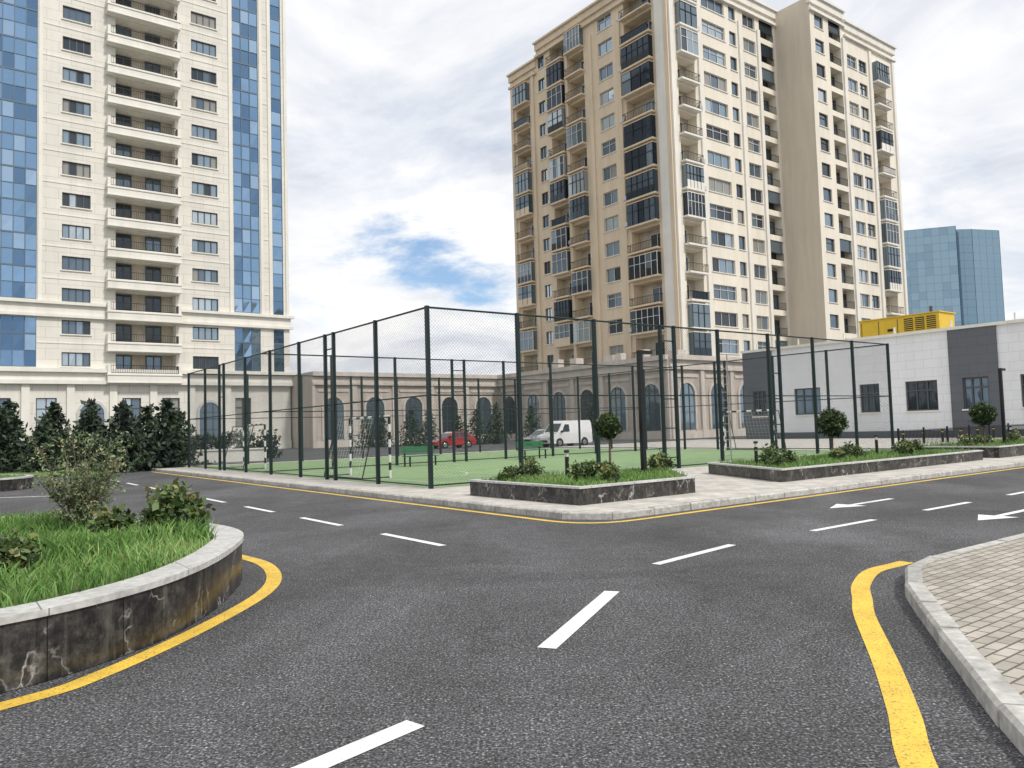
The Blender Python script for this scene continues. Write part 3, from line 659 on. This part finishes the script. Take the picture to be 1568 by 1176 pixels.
# ------------------------------------------------------------------ white panel building right
def white():
    e=empty('white_office_building',(*W(52,5),0)); F=FR(W(45,0),E2,N1); wl=MB([mWPAN,mGPAN,mROOF,mTRIM]); wn=MB([mFRM,mFRW]+gWIN)
    secs=[(-22,-9,0),(-9,-5,1),(-5,3.5,0),(3.5,6.5,1),(6.5,20.4,0),(20.4,23.2,1)]
    wins=[(-18,-15),(-13,-10.5),(-8,-6),(-3.5,-1),(.3,2.3),(4.1,5.7),(7.4,9.6),(11.5,13.0),(16.2,18.5),(21,22.3)]
    for a,b,m in secs:
        ops=[(c,d,2.0,4.1,.2) for c,d in wins if c>a and d<b]; Z=7.4
        FF=F if not m else FR((W(45,0)[0]+N1[0]*.15,W(45,0)[1]+N1[1]*.15),E2,N1)
        facade(wl,FF,a,b,0,Z,ops,m)
        if m:
            for x in (a,b): wl.poly([fp(F,x,0,0),fp(F,x,.15,0),fp(F,x,.15,Z),fp(F,x,0,Z)],m)
        for o in ops:
            window(wn,FF,o[0],o[1],2.0,4.1,.2,2,True,0,random.choice([0,2,2])); fbox(wl,FF,o[0]-.1,o[1]+.1,.002,.08,1.9,2.0,3)
    fbox(wl,F,-22,23.3,-.3,.24,7.4,7.6,3)
    for a,b,m in secs:
        if m==0: fbox(wl,F,a,b,.002,.06,0,.6,1)
    for i in range(12): fbox(wl,F,-21+i*3.9,-20.9+i*3.9,-.28,-.2,7.6,8.1,3)
    wl.poly([(*W(45,23.2),0),(*W(62,23.2),0),(*W(62,23.2),7.4),(*W(45,23.2),7.4)],0); wl.poly([(*W(62,23.2),0),(*W(62,-22),0),(*W(62,-22),7.4),(*W(62,23.2),7.4)],0)
    wl.poly([(*W(45,-22),0),(*W(62,-22),0),(*W(62,-22),7.4),(*W(45,-22),7.4)],0)
    wl.poly([(*W(45,-22),7.39),(*W(62,-22),7.39),(*W(62,23.2),7.39),(*W(45,23.2),7.39)],2)
    wl.out('walls',e); wn.out('windows',e,uv=False)
    g=empty('rooftop_generator',(*W(51,12),7.4)); m=MB([mYMET,mBLK,mGPAN])
    m.box(49.5,52,9.0,15.2,7.55,9.35); m.box(49.6,51.9,9.1,15.1,7.4,7.549,2); m.box(49.4,52.1,8.9,15.3,9.352,9.43,0)
    for i in range(3):
        b0=9.25+i*.85; m.box(49.46,49.498,b0,b0+.65,8.2,9.15,1)
        for k in range(6): m.box(49.42,49.457,b0,b0+.65,8.25+k*.15,8.3+k*.15,0)
    for b in (12.1,13.6,15.0): m.box(49.47,49.498,b,b+.04,7.7,9.2,2)
    m.box(49.45,49.498,12.5,12.9,8.3,8.5,1); m.tube((*W(50.5,10),9.43),(*W(50.5,10),10.0),.12,.12,2); m.out('housing',g,uv=False)
white()
# ------------------------------------------------------------------ distant glass tower
def glass_tower():
    e=empty('glass_skyscraper',(203,350,0)); m=MB([glass('sky_glass_light',(.25,.37,.46),.7,.1,0),glass('sky_glass_mid',(.21,.32,.41),.7,.1,0),M('sky_mullion',(.2,.29,.36),.5),glass('sky_glass_dark',(.11,.19,.27),.6,.1,0)])
    P=[(179,362),(203,345),(206,352),(212,348),(227,352),(233,375),(190,392)]
    Z=[89,87,87,86,86,86,89]
    lowP=[(168,366),(179.8,361.6),(190,391),(172,392)]; lowZ=[66,87,87,66]
    for PP,ZZ,dark in ((P,Z,(1,)),(lowP,lowZ,())):
        n=len(PP)
        for i in range(n):
            j=(i+1)%n; nu=max(1,int(math.dist(PP[i],PP[j])/3.2)); nz=24
            for a in range(nu):
                for k in range(nz):
                    t0,t1=a/nu,(a+1)/nu
                    L=lambda t,f:(PP[i][0]*(1-t)+PP[j][0]*t,PP[i][1]*(1-t)+PP[j][1]*t,(ZZ[i]*(1-t)+ZZ[j]*t)*f)
                    m.poly([L(t0,k/nz),L(t1,k/nz),L(t1,(k+1)/nz),L(t0,(k+1)/nz)],3 if i in dark else (1 if (i in (2,3)) or R(0,1)<.3 else 0))
            for k in range(1,nz+1):
                a=(PP[i][0],PP[i][1],ZZ[i]*k/nz); b=(PP[j][0],PP[j][1],ZZ[j]*k/nz); m.tube(a,b,.08,.08,2,4)
            for a in range(nu+1):
                t0=a/nu; x,y,z=PP[i][0]*(1-t0)+PP[j][0]*t0,PP[i][1]*(1-t0)+PP[j][1]*t0,ZZ[i]*(1-t0)+ZZ[j]*t0; m.tube((x,y,0),(x,y,z),.08,.08,2,4)
        m.poly([(*p,z) for p,z in zip(PP,ZZ)],3)
    m.tube((188,365,88),(188,365,97),.3,.1,2); m.out('curtain_wall',e,uv=False)
glass_tower()
def block():
    e=empty('neighbouring_block',(*W(75,-45),0)); wl=MB([mTANSHD,mROOF]); wn=MB([mFRM,mFRW]+gWIN)
    for F,u0,u1 in ((FR(W(0,-38),E1,E2),58,90),(FR(W(58,0),E2,N1),-60,-38)):
        ops=[]
        for i in range(10):
            z=2+3.2*i; u=u0+1.2
            while u+2<u1: ops.append((u,u+1.8,z,z+1.7,.2)); window(wn,F,u,u+1.8,z,z+1.7,.2,1,False); u+=3.5
        facade(wl,F,u0,u1,0,34,ops,0)
    for p in (((58,-60),(90,-60)),((90,-60),(90,-38))): wl.poly([(*W(*p[0]),0),(*W(*p[1]),0),(*W(*p[1]),34),(*W(*p[0]),34)])
    wl.poly([(*W(58,-60),34),(*W(90,-60),34),(*W(90,-38),34),(*W(58,-38),34)],1)
    wl.out('walls',e); wn.out('windows',e,uv=False)
block()
# ------------------------------------------------------------------ vehicles
def vehicle(name,x,y,L,Wd,col,low,cab,zt,wins,rw):
    e=empty(name,(x,y,0)); m=MB([M(name+'_paint',col,.3,coat=1),gWIN[2],M(name+'_tyre',(.02,)*3,.8),M(name+'_lamp',(.6,.55,.5),.2),mBLK,M(name+'_rim',(.4,.4,.42),.3,metal=.8)])
    def P(s,t,z): return (x+.8*s-.6*t,y+.6*s+.8*t,z)
    h=Wd/2; zb=cab[0][1]
    m.hexa([P(s,-h,z) for s,z in low],[P(s,h,z) for s,z in low],0)
    k=lambda z:h*(1-.16*(z-zb)/(zt-zb))
    m.hexa([P(s,-k(z),z) for s,z in cab],[P(s,k(z),z) for s,z in cab],0)
    for w in wins:
        for sg in (-1,1): m.poly([P(s,sg*(k(z)+.012),z) for s,z in w],1)
    (s0,z0),(s1,z1)=cab[0],cab[1]
    f=lambda t,o:(s0+(s1-s0)*t-.02,z0+(z1-z0)*t+.01)
    a,b=f(.12,0),f(.9,0); m.poly([P(a[0],-k(a[1])*.9,a[1]),P(a[0],k(a[1])*.9,a[1]),P(b[0],k(b[1])*.9,b[1]),P(b[0],-k(b[1])*.9,b[1])],1)
    for sx in (L*.2,L*.8):
        for sg in (-1,1):
            m.tube(P(sx,sg*(h-.2),rw),P(sx,sg*(h+.02),rw),rw,rw,2,18); m.tube(P(sx,sg*(h+.021),rw),P(sx,sg*(h+.03),rw),rw*.6,rw*.55,5,12)
            m.tube(P(sx,sg*(h-.1),rw+.02),P(sx,sg*(h+.006),rw+.02),rw*1.15,rw*1.15,4,18)
    for sg in (-1,1):
        m.poly([P(-.012,sg*h*.55,.62),P(-.012,sg*h*.92,.62),P(-.012,sg*h*.92,.8),P(-.012,sg*h*.55,.8)],3)
        m.hexa([P(cab[0][0]+.3,sg*(h+.02),zb+.02),P(cab[0][0]+.42,sg*(h+.02),zb+.02),P(cab[0][0]+.42,sg*(h+.18),zb+.02),P(cab[0][0]+.3,sg*(h+.18),zb+.02)],[P(cab[0][0]+.3,sg*(h+.02),zb+.2),P(cab[0][0]+.42,sg*(h+.02),zb+.2),P(cab[0][0]+.42,sg*(h+.18),zb+.2),P(cab[0][0]+.3,sg*(h+.18),zb+.2)],4)
    m.poly([P(-.012,-h*.5,.4),P(-.012,h*.5,.4),P(-.012,h*.5,.58),P(-.012,-h*.5,.58)],4)
    m.out('body',e,uv=False)
vanlow=[(0,.35),(0,.75),(.08,.95),(.75,1.12),(4.35,1.12),(4.4,.4),(4.3,.28),(.1,.28)]
vehicle('delivery_van',2.4,61.5,4.4,1.85,(.8,.8,.8),vanlow,[(.7,1.12),(1.35,1.95),(1.6,2.1),(4.25,2.1),(4.38,1.9),(4.38,1.12)],2.1,[[(1.15,1.2),(1.95,1.2),(1.95,1.8),(1.5,1.8)]],.33)
carlow=[(0,.3),(0,.6),(.15,.75),(1.1,.9),(4.0,.92),(4.15,.6),(4.1,.28),(.1,.26)]; carcab=[(.95,.9),(1.65,1.36),(2.0,1.46),(3.2,1.44),(3.95,.92)]
cw=[[(1.4,.95),(2.35,.95),(2.35,1.34),(1.78,1.34)],[(2.43,.95),(3.6,.95),(3.2,1.34),(2.43,1.34)]]
vehicle('parked_car',-7.2,68,4.15,1.75,(.36,.02,.022),carlow,carcab,1.46,cw,.31)
vehicle('parked_car',1.2,68,4.15,1.75,(.25,.27,.3),carlow,carcab,1.46,cw,.31)
# ------------------------------------------------------------------ sky, sun, camera
w=bpy.data.worlds.new('World'); scene.world=w; w.use_nodes=True; n=w.node_tree; bg=n.nodes['Background']; bg.inputs[1].default_value=.105
sunv=Vector((.62,-.55,.95)).normalized(); el=math.asin(sunv.z); az=math.atan2(sunv.x,sunv.y)
sk=nd(n,'ShaderNodeTexSky',sky_type='NISHITA'); sk.sun_disc=False; sk.sun_elevation=el; sk.sun_rotation=az
tc=nd(n,'ShaderNodeTexCoord'); G=tc.outputs['Generated']
sp=nd(n,'ShaderNodeSeparateXYZ'); n.links.new(G,sp.inputs[0])
def mth(op,a,b=None,c=None,cl=False):
    x=nd(n,'ShaderNodeMath',operation=op); x.use_clamp=cl
    for i,v in enumerate((a,b,c)):
        if v is None: continue
        if hasattr(v,'is_output'): n.links.new(v,x.inputs[i])
        else: x.inputs[i].default_value=v
    return x.outputs[0]
zz=mth('ADD',mth('MAXIMUM',sp.outputs[2],0.0),.22)
cb=nd(n,'ShaderNodeCombineXYZ'); n.links.new(mth('DIVIDE',sp.outputs[0],zz),cb.inputs[0]); n.links.new(mth('DIVIDE',sp.outputs[1],zz),cb.inputs[1])
def wn(scale,det,ro,off,dist=.3):
    mp=nd(n,'ShaderNodeMapping'); mp.inputs['Location'].default_value=off; n.links.new(cb.outputs[0],mp.inputs[0])
    x=nd(n,'ShaderNodeTexNoise'); x.inputs['Scale'].default_value=scale; x.inputs['Detail'].default_value=det; x.inputs['Roughness'].default_value=ro; x.inputs['Distortion'].default_value=dist
    n.links.new(mp.outputs[0],x.inputs['Vector']); return x.outputs[0]
n1=wn(3.4,10,.62,(3,1,0)); n2=wn(1.7,9,.6,(7,4,0),.6); n3=wn(1.1,8,.62,(1,9,0),.5)
blue=None
for d,r in (((-.150,1,.245),.13),((-.085,1,.205),.09),((-.02,1,.185),.10),((.05,1,.17),.06)):
    dv=Vector(d).normalized()
    s=nd(n,'ShaderNodeVectorMath',operation='SUBTRACT'); n.links.new(G,s.inputs[0]); s.inputs[1].default_value=dv
    s2=nd(n,'ShaderNodeVectorMath',operation='MULTIPLY'); n.links.new(s.outputs[0],s2.inputs[0]); s2.inputs[1].default_value=(1,1,2.2)
    s3=nd(n,'ShaderNodeVectorMath',operation='LENGTH'); n.links.new(s2.outputs[0],s3.inputs[0])
    k=mth('SUBTRACT',1.0,mth('DIVIDE',s3.outputs['Value'],r),cl=True); blue=k if blue is None else mth('MAXIMUM',blue,k)
bl=mth('ADD',mth('MULTIPLY',blue,.8),mth('MULTIPLY',mth('SUBTRACT',n1,.5),2.2))
mr=nd(n,'ShaderNodeMapRange',interpolation_type='SMOOTHSTEP'); n.links.new(bl,mr.inputs[0]); mr.inputs[1].default_value=.15; mr.inputs[2].default_value=.8; mr.inputs[4].default_value=.9
gate=mth('MULTIPLY',mr.outputs[0],mth('MULTIPLY',blue,2.5,cl=True))
mr2=nd(n,'ShaderNodeMapRange',interpolation_type='SMOOTHSTEP'); n.links.new(n3,mr2.inputs[0]); mr2.inputs[1].default_value=.52; mr2.inputs[2].default_value=.72; mr2.inputs[4].default_value=.3
fac=mth('MAXIMUM',gate,mr2.outputs[0])
cl=ramp(n,n2,[(.34,(6.9,7.2,7.9)),(.46,(8.6,8.8,9.2)),(.54,(9.7,9.7,9.8)),(.62,(10.6,10.5,10.4))])
skb=mixc(n,1.0,sk.outputs[0],(1.0,1.25,1.45),'MULTIPLY')
n.links.new(mixc(n,fac,cl,skb),bg.inputs[0])
sd=bpy.data.lights.new('sun','SUN'); sd.energy=2.6; sd.angle=math.radians(6); sd.color=(1,.95,.88)
so=bpy.data.objects.new('sun',sd); COL.objects.link(so); so.rotation_euler=sunv.to_track_quat('Z','Y').to_euler(); so.location=(30,-30,60)
cd=bpy.data.cameras.new('camera'); co=bpy.data.objects.new('camera',cd); COL.objects.link(co)
cd.sensor_width=36; cd.lens=27.1; cd.clip_end=6000; cd.clip_start=.05
co.matrix_world=Matrix.Translation((0,0,1.65))@Matrix.Rotation(math.radians(93.25),4,'X')@Matrix.Rotation(math.radians(-1.7),4,'Z')
scene.camera=co
scene.view_settings.view_transform='Standard'; scene.view_settings.look='None'; scene.view_settings.exposure=0
